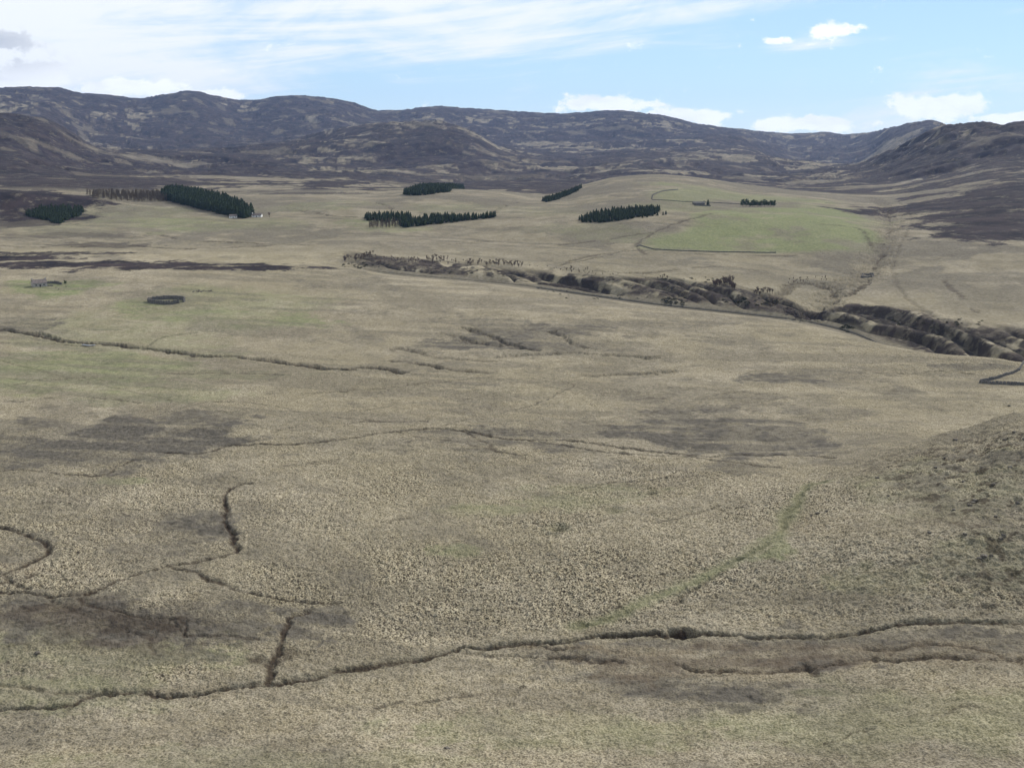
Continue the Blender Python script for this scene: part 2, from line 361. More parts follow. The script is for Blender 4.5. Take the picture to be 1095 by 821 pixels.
# streams and gullies near to far
carve([(-60,765),(0,757),(70,756),(110,742),(180,740),(240,737),(290,729),(340,722),(400,710),(450,702),(500,692),(560,686),(610,684),(660,678),(720,676),(790,678),(850,679),(900,677),(940,670),(990,664),(1050,666),(1110,666),(1180,662)], 1.15, 1.35, .95, 4, gr=.12, wide=4.5)
carve([(-60,728),(0,733),(60,739),(120,742)], .9, .8, .55, 3, gr=.3)
carve([(580,702),(620,706),(680,705),(740,717),(800,718),(860,715),(920,706),(980,703),(1040,706),(1110,698)], .9, 1.0, .8, 5, rustv=.7, broken=.6)
carve([(560,690),(640,694),(700,700),(760,690),(850,691),(940,694),(1000,690),(1095,704)], .9, .9, .7, 6, rustv=.8, broken=.7)
carve([(500,698),(570,702),(640,704)], .7, .7, .5, 3)
carve([(860,712),(910,740),(940,738)], 1.2, .8, .7, 4, broken=.5, gr=.2)
for b in ((130,668,60,9,.5),(185,672,26,8,.6),(80,650,40,6,.5),(40,690,60,10,.3),(240,545,5,14,.3),(120,655,110,22,.22),(300,700,16,6,.4)):
    blob(peat, *b, seed=2, warp=1.5)
for (x, y) in ((650,679),(668,679),(684,676),(700,674),(727,673),(735,675)):
    carve([(x-6,y+1),(x+5,y)], 1.3, 2.4, 1.3, 1)
carve([(289,728),(291,712),(296,700),(303,692),(304,680),(310,672),(312,660),(330,651)], 1.1, 1.1, .95, 3)
carve([(276,703),(291,706),(300,705)], 1.5, .6, .9, 4, broken=.7)
carve([(268,517),(252,520),(240,530),(240,543),(245,560),(251,577),(252,588),(235,595),(205,601),(180,604),(150,612),(125,620),(95,632),(60,636),(20,634),(-30,632)], 1.0, 1.3, 1.0, 3)
carve([(180,604),(205,612),(235,622),(255,630),(285,636),(320,641),(365,644)], .7, .8, .85, 3)
carve([(95,632),(85,640),(95,648),(130,653),(170,660),(195,668),(200,680)], .9, .7, .85, 4)
carve([(170,660),(190,672),(206,680),(240,680),(280,682)], .7, .6, .7, 4)
carve([(60,640),(75,650),(110,665),(160,680),(170,700)], 1.2, .4, .5, 6)
carve([(-20,556),(10,566),(35,575),(50,585),(42,597),(10,611),(-20,618)], 1.1, 1.3, 1.0, 2)
carve([(-20,625),(15,619),(40,613)], .8, .8, .9, 2)
carve([(0,612),(30,630)], .8, .8, .6, 2)
carve([(-30,532),(20,520),(50,510),(110,508),(130,498),(150,490)], .7, .5, .6, 4, broken=.5)
carve([(0,504),(20,502),(60,506),(110,508)], .8, .6, .8, 3)
carve([(170,484),(215,484),(250,475),(300,475),(340,472),(385,466),(430,460),(470,458),(500,461),(530,467),(560,470),(600,471),(640,475),(700,482),(760,487),(830,486),(890,489)], 1.3, 1.1, .95, 4)
carve([(560,470),(600,476),(640,482),(700,486),(740,488),(790,495),(830,500)], .7, .9, .9, 4)
carve([(490,460),(510,468),(530,480),(560,486)], 1.0, .6, .6, 5)
carve([(430,460),(445,466),(500,475),(550,485)], .6, .4, .5, 5)
carve([(475,455),(490,450),(520,444),(560,436),(580,430),(605,416),(612,411),(600,408)], .7, .5, .5, 5, broken=.3)
carve([(215,478),(260,472),(300,460),(350,453),(420,450),(460,450)], .6, .5, .6, 5, broken=.3)
carve([(430,398),(400,393),(370,395),(340,393),(310,389),(285,385),(250,382),(215,381),(185,377),(155,373),(130,370),(100,367),(70,365),(40,358),(0,352),(-40,350)], 2.7, 3.0, 1.0, 6, rim=.3)
carve([(420,386),(450,389),(480,394),(525,399)], 2.4, 2.6, .9, 5, broken=.3)
carve([(470,356),(490,360),(520,368),(560,372)], 3.0, 2.5, .4, 9)
carve([(590,354),(610,366),(640,372)], 3.0, 2.2, .3, 9)
carve([(420,372),(450,378),(490,384),(530,386)], 2.4, 1.8, .5, 8, broken=.3)
carve([(155,373),(170,362),(210,355)], .8, .7, .5, 3, gr=.4)
carve([(0,366),(60,368),(100,372)], .8, .7, .6, 3)
carve([(500,350),(520,358),(540,366),(570,374)], 2.6, 2.6, .5, 8)
carve([(530,380),(570,379),(640,378),(700,383)], 3.2, 2.6, .25, 8)
carve([(620,400),(640,402),(680,399),(720,397)], 2.4, 2.4, .35, 6)
carve([(690,397),(700,400)], 1.4, 1.6, .5, 4)
carve([(180,400),(240,399),(300,401)], 1.2, .6, .45, 5)
carve([(100,450),(160,445),(220,430),(280,432),(340,444),(400,450),(430,451)], .5, .3, .6, 2)
carve([(0,385),(60,401),(120,414),(170,425),(210,433),(260,447)], .6, .3, .35, 2, gr=.2)
carve([(880,515),(860,522),(850,545),(838,565),(825,578),(800,592),(770,605),(740,622),(700,640),(660,658),(620,668)], 1.7, 1.0, .3, 4, gr=.62, broken=.2)
carve([(770,610),(740,632),(725,645)], .8, .9, .4, 3)
carve([(600,452),(640,450),(700,440)], 1, .4, .2, 6)
carve([(960,400),(1000,396),(1040,400)], 1.2, .8, .25, 6)
# three turf hollows of the old hut circles
for (x, y, w_, dp) in ((597,565,2.5,1.7),(657,546,2.4,.6),(697,527,1.9,1.0)):
    cx, cy, _ = pick(x, y); d = np.hypot(PX-cx, PY-cy); k = d < 14
    Zg[k] += -dp*np.exp(-(d[k]/w_)**2)+0.35*dp*np.exp(-((d[k]-w_*1.9)/1.0)**2)
    peat[k] = np.maximum(peat[k], (.95 if dp > .8 else .3)*np.exp(-(d[k]/(w_*.9))**2)); green[k] = np.maximum(green[k], .35*np.exp(-(d[k]/(w_*1.5))**2))
# side valley and its burn
carve([(868,338),(885,318),(905,300),(925,298),(935,280),(945,262),(952,240),(946,222),(935,212)], 13, 3.0, .2, 10)
carve([(868,340),(880,330),(905,316),(930,300),(936,285),(945,262),(953,240),(947,220)], 2.0, 1.4, .7, 9, broken=.6)
carve([(822,325),(845,305),(875,304),(895,315)], 6, 2.5, .5, 8)
carve([(960,215),(975,235),(962,262),(955,290),(962,310),(985,330),(1000,340)], 2.2, .8, .25, 4)
for pts, w_ in (([(0,415),(60,405),(130,404)],.8),([(240,505),(300,498),(360,492)],.7),([(410,560),(440,552),(500,540)],.8),([(620,520),(690,512),(760,506)],.7),([(330,420),(400,416),(470,408),(540,402)],.9),([(60,520),(110,545),(180,560)],.7),([(640,430),(720,425),(800,420),(860,424)],.9),([(380,440),(430,432),(500,425)],.8),([(0,430),(90,425),(150,430)],.8),([(560,735),(480,748),(400,758)],.5),([(700,560),(760,545),(840,520)],.5),([(0,790),(60,785),(130,780)],.5),([(880,790),(960,775),(1040,757)],.6),([(640,655),(700,640),(760,628)],.5)):
    carve(pts, w_, .45, .5, 6, broken=.5)
for pts in ([(690,272),(680,263),(700,248),(720,240),(760,228)], [(680,264),(640,275),(600,283)], [(700,270),(760,272),(860,274)], [(600,262),(650,256),(700,248)],
            [(640,290),(690,292),(760,285),(820,290)], [(560,300),(620,276),(680,268)], [(1010,300),(1035,325),(1045,333)], [(880,240),(920,245),(930,262)]):
    carve(pts, 3.0, .8, .55, 6, broken=.3)
carve([(480,262),(520,258),(560,256)], 5, 1.0, .25, 20)
for pts in ([(0,262),(60,265),(120,262),(200,266),(300,262)], [(205,258),(250,259),(300,262),(345,262)], [(400,215),(415,222),(420,228)], [(560,215),(535,222),(520,232)],
            [(150,248),(175,252),(190,256)], [(305,222),(350,230),(380,232)]):
    carve(pts, 3.5, 1.5, .6, 12, broken=.4)

# dull brown-grey flushes
for b in ((60,480,150,24,1.0),(150,470,110,20,.9),(30,458,60,12,.8),(210,444,60,8,.7),(330,447,60,6,.35),(200,565,55,20,.8),(160,585,50,14,.6),(330,668,45,20,.85),(250,662,80,22,.7),
          (150,700,80,14,.6),(60,650,80,20,.6),(20,590,40,18,.6),(20,345,40,10,.7),(560,355,90,8,.75),(520,368,60,9,.8),(620,372,70,7,.6),(520,345,50,5,.6),(630,346,50,4,.5),
          (470,392,90,6,.5),(640,395,60,5,.4),(520,470,90,13,.75),(620,462,70,12,.5),(760,460,110,20,1.0),(710,448,50,10,.7),(820,478,80,15,.9),(750,440,60,7,.6),(880,440,60,9,.5),
          (830,405,50,6,.8),(780,425,70,6,.5),(790,500,50,6,.6),(700,500,60,5,.3),(450,420,90,5,.4),(720,710,110,14,.95),(900,690,190,20,.8),(700,725,90,16,.7),(100,665,120,26,.85),(690,692,70,9,.9),(830,700,150,18,.95),(960,685,110,16,.8),(1040,690,80,14,.6),(780,745,95,16,.9),
          (860,735,70,10,.6),(620,700,60,9,.6),(900,400,60,6,.55),(1040,392,60,4,.6),(480,410,60,4,.5),(340,360,60,5,.3),(560,378,60,5,.4),(850,337,60,5,.8),(700,345,60,4,.5),
          (400,470,70,10,.4),(40,540,60,14,.5),(760,345,90,4,.5),(930,640,90,10,.5),(820,640,80,10,.3),(700,270,60,5,.5),(620,275,50,4,.4),(880,280,50,6,.4),(440,268,50,4,.4)):
    blob(dull, *b, seed=int(b[0]) % 7)
for b in ((740,712,110,16,.8),(830,700,90,10,.7),(150,690,60,10,.3),(700,528,14,8,.25),(60,655,60,8,.3),(350,602,14,4,.2),(860,560,60,10,.2),(30,610,30,8,.5),(220,740,60,8,.3)):
    blob(rust, *b, seed=3)
# green ground
for b in ((60,308,50,9,.8),(190,330,60,14,.6),(300,345,60,5,.7),(310,338,30,4,.6),(250,325,90,18,.35),(120,350,110,20,.3),(70,395,110,22,.55),(160,420,90,10,.35),(150,372,90,5,.35),(120,386,60,4,.5),
          (140,400,150,7,.3),(60,740,110,20,.35),(120,700,120,20,.35),(40,680,60,16,.3),(270,815,200,14,.25),(600,780,200,18,.35),(130,515,30,4,.4),(620,530,80,12,.25),(490,590,34,7,.4),
          (520,545,50,6,.3),(820,585,30,10,.5),(1010,520,90,30,.22),(1060,600,60,30,.2),(950,620,60,16,.25),(180,240,90,8,.55),(120,230,70,8,.4),(260,240,70,6,.4),(60,245,50,5,.2),
          (340,220,60,5,.4),(400,238,50,5,.5),(420,245,40,3,.6),(480,222,50,5,.35),(620,245,70,6,.3),(560,225,60,5,.2),(950,770,200,30,.25),(230,380,40,4,.3),(880,740,30,5,.5),(830,762,80,14,.2)):
    blob(green, *b, seed=int(b[1]) % 5)
poly(green, [(682,263),(700,251),(722,246),(738,238),(770,226),(800,222),(845,222),(900,222),(925,232),(934,245),(928,256),(912,262),(912,266),(860,270),(760,269),(700,267)], .95, 12, 60)
green *= (1-.55*sstep(fbm(PX, PY, 60, 5, 145, .65), .46, .62)*sstep(UU, 12.5, 13))
poly(green, [(700,205),(728,202),(790,208),(880,214),(860,217),(790,215),(725,216),(698,214)], .7, 20, 60)
for b in ((790,208,80,5,.6),(850,228,90,9,.5),(760,255,90,9,.5),(650,250,50,6,.35),(720,222,50,5,.4)):
    blob(green, *b, seed=1)
# heather
low = fbm(PX, PY, 420, 5, 101, 0.6); fine = fbm(PX, PY, 95, 5, 103, 0.6); strp = fbm(PX+0.6*PY, PY*0.45, 190, 4, 105, 0.6)
vf = fbm(PX, PY, 34, 3, 106, .6)
q = 0.34*low+0.32*fine+0.14*strp+0.20*vf
hz = sstep(UU, 15.05, 15.5)*(1-0.0*UU)
bias = np.interp(UU, [15, 15.4, 16, 17.2, 18, 19, 20, 22], [.49, .445, .41, .405, .40, .395, .385, .38])
heath = np.maximum(heath, hz*sstep(q, bias+0.0, bias+0.035)*0.97).astype(np.float32)
for b in ((455,150,80,16,.9),(50,160,80,16,.95),(45,140,40,8,.8),(250,150,120,10,.6),(1040,170,60,10,.7),(620,172,90,8,.6)):
    blob(heath, *b, seed=5, warp=1.6, soft=.4)
heath = np.maximum(heath, band(15.25, 15.5, 16.6, 17.2)*np.exp(-((AZ-rad(10))/rad(13))**4)*sstep(fine+.3*(vf-.5), .36, .44)*.95).astype(np.float32)
# muirburn strips: clear-edged paler and darker patches
cellp = vnoise((PX+0.5*PY)/70, (PY-0.2*PX)/110, 107)
mb = sstep(cellp, 0.80, 0.84)*sstep(UU, 15.6, 16.2)*0.4
heath = heath*(1-mb)
for b in ((40,282,110,3.0,1),(20,276,60,3,.9),(150,283,130,3.5,1),(260,286,80,2.2,.9),(50,271,90,1.6,.8),(40,225,50,8,.9),(110,262,60,2.5,.5),(0,215,70,12,.9),(20,240,60,4,.6),
          (1050,235,70,14,1),(1040,215,90,10,1),(1080,205,90,14,1),(1060,250,70,8,.95),(1000,222,30,6,.7),(330,207,60,2.5,.6),(590,205,22,5,.8),(60,252,90,3,.35)):
    blob(heath, *b, seed=int(b[0]) % 6, warp=1.2, soft=.25)
for b in ((265,190,60,7,-.9),(190,187,30,3,-.5),(290,200,40,5,-.6),(120,165,50,2,-.35),(60,160,30,1.5,-.4),(170,172,60,4,-.6),(590,154,40,2.5,-.9),(640,160,50,2,-.5),(945,160,30,3,-.8),(1010,192,50,2,-.55),(700,190,50,3,-.6),
          (400,183,50,2.5,-.5),(920,200,40,4,-.6),(450,133,22,1.2,-.5),(860,196,50,3,-.7),(520,190,60,4,-.3)):
    blob(heath, *b, seed=4, warp=1.2, soft=.3)
peat = np.maximum(peat, 0)
# gorge sides: dark bracken and scree, cliff shade painted in with it, deepest between ribs
gz = band(11.05, 11.25, 12.0, 12.12)*sstep(AZ, rad(-10), rad(-7))
gn = fbm(PX, PY, 16, 4, 111, .6)
gz2 = np.clip(gz*(.8+.2*sstep(fbm(PX, PY, 5, 3, 114, .65), .36, .52))*sstep(gn-.20*(rib-.45)-.25*(gs-.5)+0.35*(fbm(PX, PY, 90, 2, 112)-.5)+.03, 0.31, 0.45), 0, 1)
heath = np.maximum(heath, gz2*.92).astype(np.float32)
dull = np.maximum(dull, band(9.6, 9.95, 11.0, 11.3)*sstep(AZ, rad(-10), rad(-7))*.75)
str_ = sstep(vnoise((PX*.5+PY)/13, (PX-PY*.5)/190, 141)*.6+fbm(PX, PY, 40, 4, 142)*.4, .50, .64)
dull = np.maximum(dull, (1-.85*np.clip(green, 0, 1))*str_*band(11.9, 12.4, 14.8, 15.6)*.6)
dull = np.maximum(dull, band(11.9, 12.6, 15.2, 16)*(.16+.55*sstep(fbm(PX, PY, 110, 6, 146, .68), .46, .56))*(1-.8*green))
str2 = sstep(vnoise((PX*.25+PY)/9, (PX-PY*.25)/120, 143)*.5+fbm(PX, PY, 34, 4, 144)*.5, .52, .64)
dull = np.maximum(dull, str2*band(6, 7, 9, 9.5)*.42)
dull = np.maximum(dull, band(12.0, 12.2, 12.6, 13.2)*fbm(PX, PY, 70, 4, 113)*.7)
pale = (band(15.6, 16.2, 25, 26)*(1+1.2*sstep(AZ, rad(16), rad(21)))*sstep(fbm(PX, PY, 70, 4, 115, .6), .60, .70)*.35).astype(np.float32)
gen = sstep(fbm(PX+.5*PY, PY*.8, 48, 5, 117, .62), .50, .68)*.42+sstep(fbm(PX, PY, 12, 4, 118, .62), .52, .66)*.22
dull = np.maximum(dull, gen*(1-sstep(UU, 15.5, 16.5))*(1-.6*green))
dull = np.maximum(dull, np.clip(rough, 0, 1)*(.1+.75*sstep(fbm(PX+.5*PY, PY*.55, 8, 5, 119, .65), .44, .60)))
peat = np.maximum(peat, np.clip(rough*1.2, 0, 1)*sstep(fbm(PX, PY, 3.4, 3, 120, .6), .60, .68)*.75)
# tussock strength: strong on the open flats, weak in flushes and on the nearest bank
tus = band(2.4, 4.15, 8.2, 9.0)*np.interp(UU, [3, 3.9, 4.2, 5, 6.5, 8, 9], [.45, .5, 1.0, 1.0, .8, .6, .4])
tus = tus*(0.8+0.35*sstep(fbm(PX, PY, 50, 3, 121), .30, .68))*(1-0.55*np.clip(dull, 0, 1))*(1-.5*np.clip(green, 0, 1))
tus = np.maximum(tus, 0.62*band(0.3, 1.0, 9.0, 9.6))
st3 = sstep(vnoise((PX*.35+PY)/7, (PX-PY*.35)/60, 147)*.5+fbm(PX, PY, 20, 4, 148, .6)*.5, .52, .63)
dull = np.maximum(dull, st3*band(1.5, 2.2, 4, 5)*.38)
# real tussock relief, faded out where the sheet gets too coarse for it
dr = np.gradient(R, axis=0)
tz = np.zeros(R.shape, np.float32)
k = np.nonzero((R < 1200)&(np.abs(AZ)[None, :] < half*1.02))
x = PX[k]; y = PY[k]; drk = dr[k]
t1 = np.zeros(x.shape)
for lam, amp, sd in ((0.6, .16, 1), (0.95, .34, 2), (1.7, .15, 3), (4.2, .14, 4), (9.0, .26, 5)):
    f = 1-sstep(drk, lam*.7, lam*1.5)
    nn = vnoise(x/lam, y/lam, 130+sd)
    t1 += amp*f*(sstep(nn, .30, .75)-.5)
tz[k] = t1
Zg += tz*tus*1.15
refresh()

def floats(me, name, arr, typ='FLOAT_COLOR'):
    a = me.attributes.new(name, typ, 'POINT'); a.data.foreach_set('color', arr.astype(np.float32).ravel())
def tag(o, label=None, cat=None, group=None, kind=None):
    if label: o['label'] = label
    if cat: o['category'] = cat
    if group: o['group'] = group
    if kind: o['kind'] = kind
    return o
verts = np.stack([PX, PY, Zg], -1).reshape(-1, 3).astype(np.float32)
ii, jj = np.meshgrid(np.arange(NR-1), np.arange(NC-1), indexing='ij')
a = (ii*NC+jj).ravel(); quads = np.stack([a, a+1, a+NC+1, a+NC], -1).astype(np.int32)
def grid_mesh(name, verts, quads):
    me = bpy.data.meshes.new(name); me.vertices.add(len(verts)); me.vertices.foreach_set('co', verts.ravel())
    me.loops.add(quads.size); me.loops.foreach_set('vertex_index', quads.ravel())
    me.polygons.add(len(quads)); me.polygons.foreach_set('loop_start', np.arange(0, quads.size, 4, dtype=np.int32))
    me.polygons.foreach_set('use_smooth', np.ones(len(quads), bool))
    me.update(calc_edges=True); return me
gme = grid_mesh('moorland_ground', verts, quads)
floats(gme, 'cover_a', np.stack([heath, green, dull, peat], -1))
floats(gme, 'cover_b', np.stack([rust, pale, tus, sstep(UU, 12.0, 13.5)*.45+sstep(UU, 15.2, 16.6)*.55], -1))
ground_obj = bpy.data.objects.new('moorland_ground', gme); scene.collection.objects.link(ground_obj)
tag(ground_obj, 'straw coloured moorland, valley floor and heather hills', 'ground', kind='structure')

# ------------------------------------------------------------------ materials
def mat(name):
    m = bpy.data.materials.new(name); m.use_nodes = True; t = NT(m.node_tree)
    b = m.node_tree.nodes['Principled BSDF']; b.inputs['Roughness'].default_value = 0.95
    b.inputs['Specular IOR Level'].default_value = 0.1
    return m, t, b
gm, t, b = mat('moor_cover')
pos = t.node('ShaderNodeNewGeometry').outputs['Position']
A = t.node('ShaderNodeAttribute', attribute_name='cover_a'); B = t.node('ShaderNodeAttribute', attribute_name='cover_b')
sa = t.node('ShaderNodeSeparateColor'); t.link(A.outputs['Color'], sa.inputs[0])
sb = t.node('ShaderNodeSeparateColor'); t.link(B.outputs['Color'], sb.inputs[0])
hea, gre, dul = sa.outputs; pea = A.outputs['Alpha']; rus, pal, tuss = sb.outputs; upl = B.outputs['Alpha']
nA = t.noise(pos, 0.035, 6, .62); nB = t.noise(pos, 0.35, 5, .65); nC = t.noise(pos, 1.9, 3, .6); nD = t.noise(pos, 0.006, 5, .6)
straw = t.mix(t.ramp(nA, .35, .68), (.236, .205, .145), (.330, .290, .215))
straw = t.mix(t.ramp(nD, .38, .66, 0, .55), straw, (.215, .188, .122))
straw = t.mix(t.ramp(nB, .30, .66, .62, 0), straw, (.16, .135, .082))
# dark gaps between tussocks
gap = t.math('MULTIPLY', t.ramp(nC, .51, .42), t.math('MULTIPLY', tuss, .95), clamp=True)
straw = t.mix(gap, straw, (.040, .031, .023))
straw = t.mix(t.math('MULTIPLY', t.ramp(nC, .54, .66), t.math('MULTIPLY', tuss, .6), clamp=True), straw, (.47, .42, .31))
straw = t.mix(t.math('MULTIPLY', upl, .85), straw, t.mix(t.ramp(nA, .38, .62), (.082, .070, .052), (.165, .143, .105)))
greenc = t.mix(t.ramp(nB, .3, .7), (.098, .122, .050), (.160, .178, .080))
c = t.mix(t.math('MULTIPLY', gre, .8), straw, greenc)
dullc = t.mix(t.ramp(nB, .3, .7), (.056, .050, .041), (.106, .095, .078))
c = t.mix(t.math('MULTIPLY', dul, .93), c, dullc)
c = t.mix(t.math('MULTIPLY', rus, .3), c, (.125, .085, .050))
c = t.mix(pal, c, (.21, .19, .155))
nE = t.noise(pos, 0.02, 8, .7)
heac = t.mix(t.ramp(nE, .36, .66), (.011, .009, .011), (.036, .027, .027))
hmask = t.math('MULTIPLY', hea, t.ramp(t.noise(pos, 0.05, 8, .75), .35, .47, .5, 1.0), clamp=True)
c = t.mix(hmask, c, heac)
peac = t.mix(nB, (.018, .013, .010), (.05, .037, .026))
c = t.mix(t.math('MULTIPLY', pea, .95, clamp=True), c, peac)
t.link(c, b.inputs['Base Color']); b.inputs['Specular IOR Level'].default_value = 0.05
b.inputs['Roughness'].default_value = 1.0
bump = t.node('ShaderNodeBump'); bump.inputs['Strength'].default_value = 1.0; bump.inputs['Distance'].default_value = 0.45
t.link(t.math('ADD', nC, t.math('MULTIPLY', nE, 8)), bump.inputs['Height']); t.link(bump.outputs[0], b.inputs['Normal'])
gme.materials.append(gm)

def simple(name, c1, c2, scale, rough=.95):
    m, t, b = mat(name)
    p = t.node('ShaderNodeNewGeometry').outputs['Position']
    t.link(t.mix(t.ramp(t.noise(p, scale, 4, .65), .32, .68), c1, c2), b.inputs['Base Color']); b.inputs['Roughness'].default_value = rough
    return m
m_conifer = simple('spruce_needles', (.010, .018, .007), (.030, .044, .016), .35)
m_pine = simple('pine_needles', (.016, .034, .014), (.045, .075, .030), .5)
m_bark = simple('bark', (.045, .035, .028), (.10, .08, .065), 1.2)
m_twig = simple('bare_twigs', (.055, .036, .034), (.11, .078, .064), .4)
m_larch = simple('larch_twigs', (.065, .050, .034), (.12, .092, .064), .4)
m_stone = simple('dry_stone', (.06, .058, .055), (.16, .15, .14), 1.8)
m_rock = simple('lichened_rock', (.05, .045, .038), (.14, .125, .105), 2.2)
m_harl = simple('pale_harling', (.27, .245, .22), (.40, .37, .34), .9)
m_white = simple('limewash', (.62, .61, .58), (.78, .77, .74), .9)
m_slate = simple('slate', (.10, .085, .08), (.17, .145, .135), 1.1)
m_dark = simple('dark_opening', (.012, .012, .014), (.02, .02, .022), 1.0)
m_wood = simple('weathered_wood', (.10, .09, .08), (.2, .18, .16), 2.0)
m_shrub = simple('gorse_and_heather', (.018, .022, .014), (.05, .052, .03), .7)
m_water, t, b = mat('peaty_water')
b.inputs['Base Color'].default_value = (.03, .032, .035, 1); b.inputs['Roughness'].default_value = .08; b.inputs['Specular IOR Level'].default_value = .5
bp = t.node('ShaderNodeBump'); bp.inputs['Strength'].default_value = .25; t.link(t.noise(t.node('ShaderNodeNewGeometry').outputs['Position'], 1.2, 3), bp.inputs['Height']); t.link(bp.outputs[0], b.inputs['Normal'])

# ------------------------------------------------------------------ mesh helpers
class MB:
    def __init__(s): s.v = []; s.f = []
    def box(s, c, d, rz=0, top=1.0, jit=0, rng=None):
        n = len(s.v); ca, sa_ = math.cos(rz), math.sin(rz)
        for z in (-.5, .5):
            for x, y in ((-.5, -.5), (.5, -.5), (.5, .5), (-.5, .5)):
                k = top if z > 0 else 1
                X_, Y_, Z_ = x*d[0]*k, y*d[1]*k, z*d[2]
                if jit: X_ += rng.uniform(-jit, jit); Y_ += rng.uniform(-jit, jit); Z_ += rng.uniform(-jit, jit)
                s.v.append((c[0]+X_*ca-Y_*sa_, c[1]+X_*sa_+Y_*ca, c[2]+Z_))
        for q in ((3,2,1,0),(4,5,6,7),(0,1,5,4),(1,2,6,5),(2,3,7,6),(3,0,4,7)): s.f.append(tuple(n+i for i in q))
    def tube(s, p0, p1, r0, r1, n=5):
        p0 = np.array(p0, float); p1 = np.array(p1, float); d = p1-p0; d /= np.linalg.norm(d)+1e-9
        u = np.cross(d, (0, 0, 1) if abs(d[2]) < .9 else (1, 0, 0)); u /= np.linalg.norm(u); w = np.cross(d, u); b0 = len(s.v)
        for p, r in ((p0, r0), (p1, r1)):
            for k in range(n):
                a = 2*math.pi*k/n; s.v.append(tuple(p+r*(u*math.cos(a)+w*math.sin(a))))
        for k in range(n): s.f.append((b0+k, b0+(k+1) % n, b0+n+(k+1) % n, b0+n+k))
        s.f.append(tuple(b0+n+k for k in range(n)))
    def tri(s, a, b_, c): n = len(s.v); s.v += [tuple(a), tuple(b_), tuple(c)]; s.f.append((n, n+1, n+2))
    def poly(s, pts): n = len(s.v); s.v += [tuple(p) for p in pts]; s.f.append(tuple(range(n, n+len(pts))))
    def mesh(s, name, m, smooth=False):
        me = bpy.data.meshes.new(name); me.from_pydata(s.v, [], s.f); me.materials.append(m)
        if smooth: me.polygons.foreach_set('use_smooth', [True]*len(me.polygons))
        me.update(); return me
    def build(s, name, m, parent=None, smooth=False):
        o = bpy.data.objects.new(name, s.mesh(name, m, smooth)); scene.collection.objects.link(o)
        if parent: o.parent = parent
        return o
def empty(name, loc, rz=0, scale=1):
    o = bpy.data.objects.new(name, None); scene.collection.objects.link(o); o.location = loc; o.rotation_euler = (0, 0, rz); o.scale = (scale,)*3
    o.empty_display_size = .5; return o

# ---- tree templates (unit: metres, base at z = 0)
def conifer_mesh(rng, h=12.0, w=2.6):
    m = MB(); L = 15
    for i in range(L):
        f = (i+.3)/L; z = h*(.10+.88*f); rr = w*(1-f)**.6*rng.uniform(.8, 1.15)+.12
        n = max(5, int(11*(1-f*.6)))
        for k in range(n):
            a = 2*math.pi*(k+rng.random())/n; r = rr*rng.uniform(.65, 1.15); da = .34+.25*rng.random()
            dz = -h*.045*rng.uniform(.4, 1.6)
            p0 = (0, 0, z+h*.065)
            p1 = (r*math.cos(a-da), r*math.sin(a-da), z+dz); p2 = (r*1.12*math.cos(a), r*1.12*math.sin(a), z+dz*1.6); p3 = (r*math.cos(a+da), r*math.sin(a+da), z+dz)
            m.poly([p0, p1, p2]); m.poly([p0, p2, p3])
    tr = MB(); tr.tube((0, 0, -1.0), (0, 0, h*.5), .22, .1, 6)
    return m, tr
def pine_mesh(rng, h=9.0, w=3.2):
    m = MB(); cl = []
    for i in range(26):
        a = rng.uniform(0, 2*math.pi); rr = w*math.sqrt(rng.random())*.8; z = h*(.18+.68*rng.random()*(1-(rr/w)**2*.5)); cl.append((rr*math.cos(a), rr*math.sin(a), z))
    for c in cl:
        for k in range(22):
            d = np.array([rng.gauss(0, 1) for _ in range(3)]); d /= np.linalg.norm(d); p = np.array(c)+d*np.array([1.0, 1.0, .6])*rng.uniform(.4, 1.05)
            e = np.array([rng.gauss(0, 1) for _ in range(3)])*.34; e2 = np.array([rng.gauss(0, 1) for _ in range(3)])*.34
            m.tri(p+e, p-e, p+e2)
    tr = MB(); tr.tube((0, 0, -1), (.2, .1, h*.55), .28, .16, 6)
    for c in cl[:8]: tr.tube((.1, .05, h*.35), c, .12, .04, 4)
    return m, tr
def bare_mesh(rng, h=7.0, w=2.6, tw=.045, narrow=False, nt=150):
    """leafless tree: limbs in the trunk mesh, fine twigs in the crown mesh"""
    tr = MB(); m = MB(); tips = []
    tr.tube((0, 0, -.8), (0, 0, h*.45), .16, .1, 6)
    if narrow:
        tr.tube((0, 0, h*.45), (0, 0, h), .1, .02, 5)
        for i in range(46):
            z = h*(.15+.8*i/46); r = w*(1-(i/46))**.8+.15; a = i*2.4
            tips.append(((0, 0, z), (r*math.cos(a), r*math.sin(a), z+.1*h*rng.uniform(-.3, .6))))
    else:
        for i in range(11):
            a = i*2.4+rng.random(); z0 = h*rng.uniform(.15, .45); r = w*rng.uniform(.3, 1.0); z1 = h*rng.uniform(.65, 1.0)*(1-.25*r/w)
            p1 = (r*.5*math.cos(a), r*.5*math.sin(a), (z0+z1)/2+.4); p2 = (r*math.cos(a), r*math.sin(a), z1)
            tr.tube((0, 0, z0), p1, .055, .035, 4); tr.tube(p1, p2, .035, .01, 4); tips += [((0, 0, z0), p1), (p1, p2), (p1, p2)]
    for k in range(nt):
        a_, b_ = tips[rng.randrange(len(tips))]; f = rng.uniform(.2, 1); p = np.array(a_)*(1-f)+np.array(b_)*f
        d = np.array([rng.gauss(0, .6), rng.gauss(0, .6), rng.uniform(-.1, 1) if not narrow else rng.uniform(-.3, .4)]); q_ = p+d*h*.10
        s_ = np.cross(d, [rng.gauss(0, 1), rng.gauss(0, 1), rng.gauss(0, 1)]); s_ /= np.linalg.norm(s_)+1e-9
        m.poly([p-s_*tw, p+s_*tw, q_+s_*tw*.3])
    return m, tr
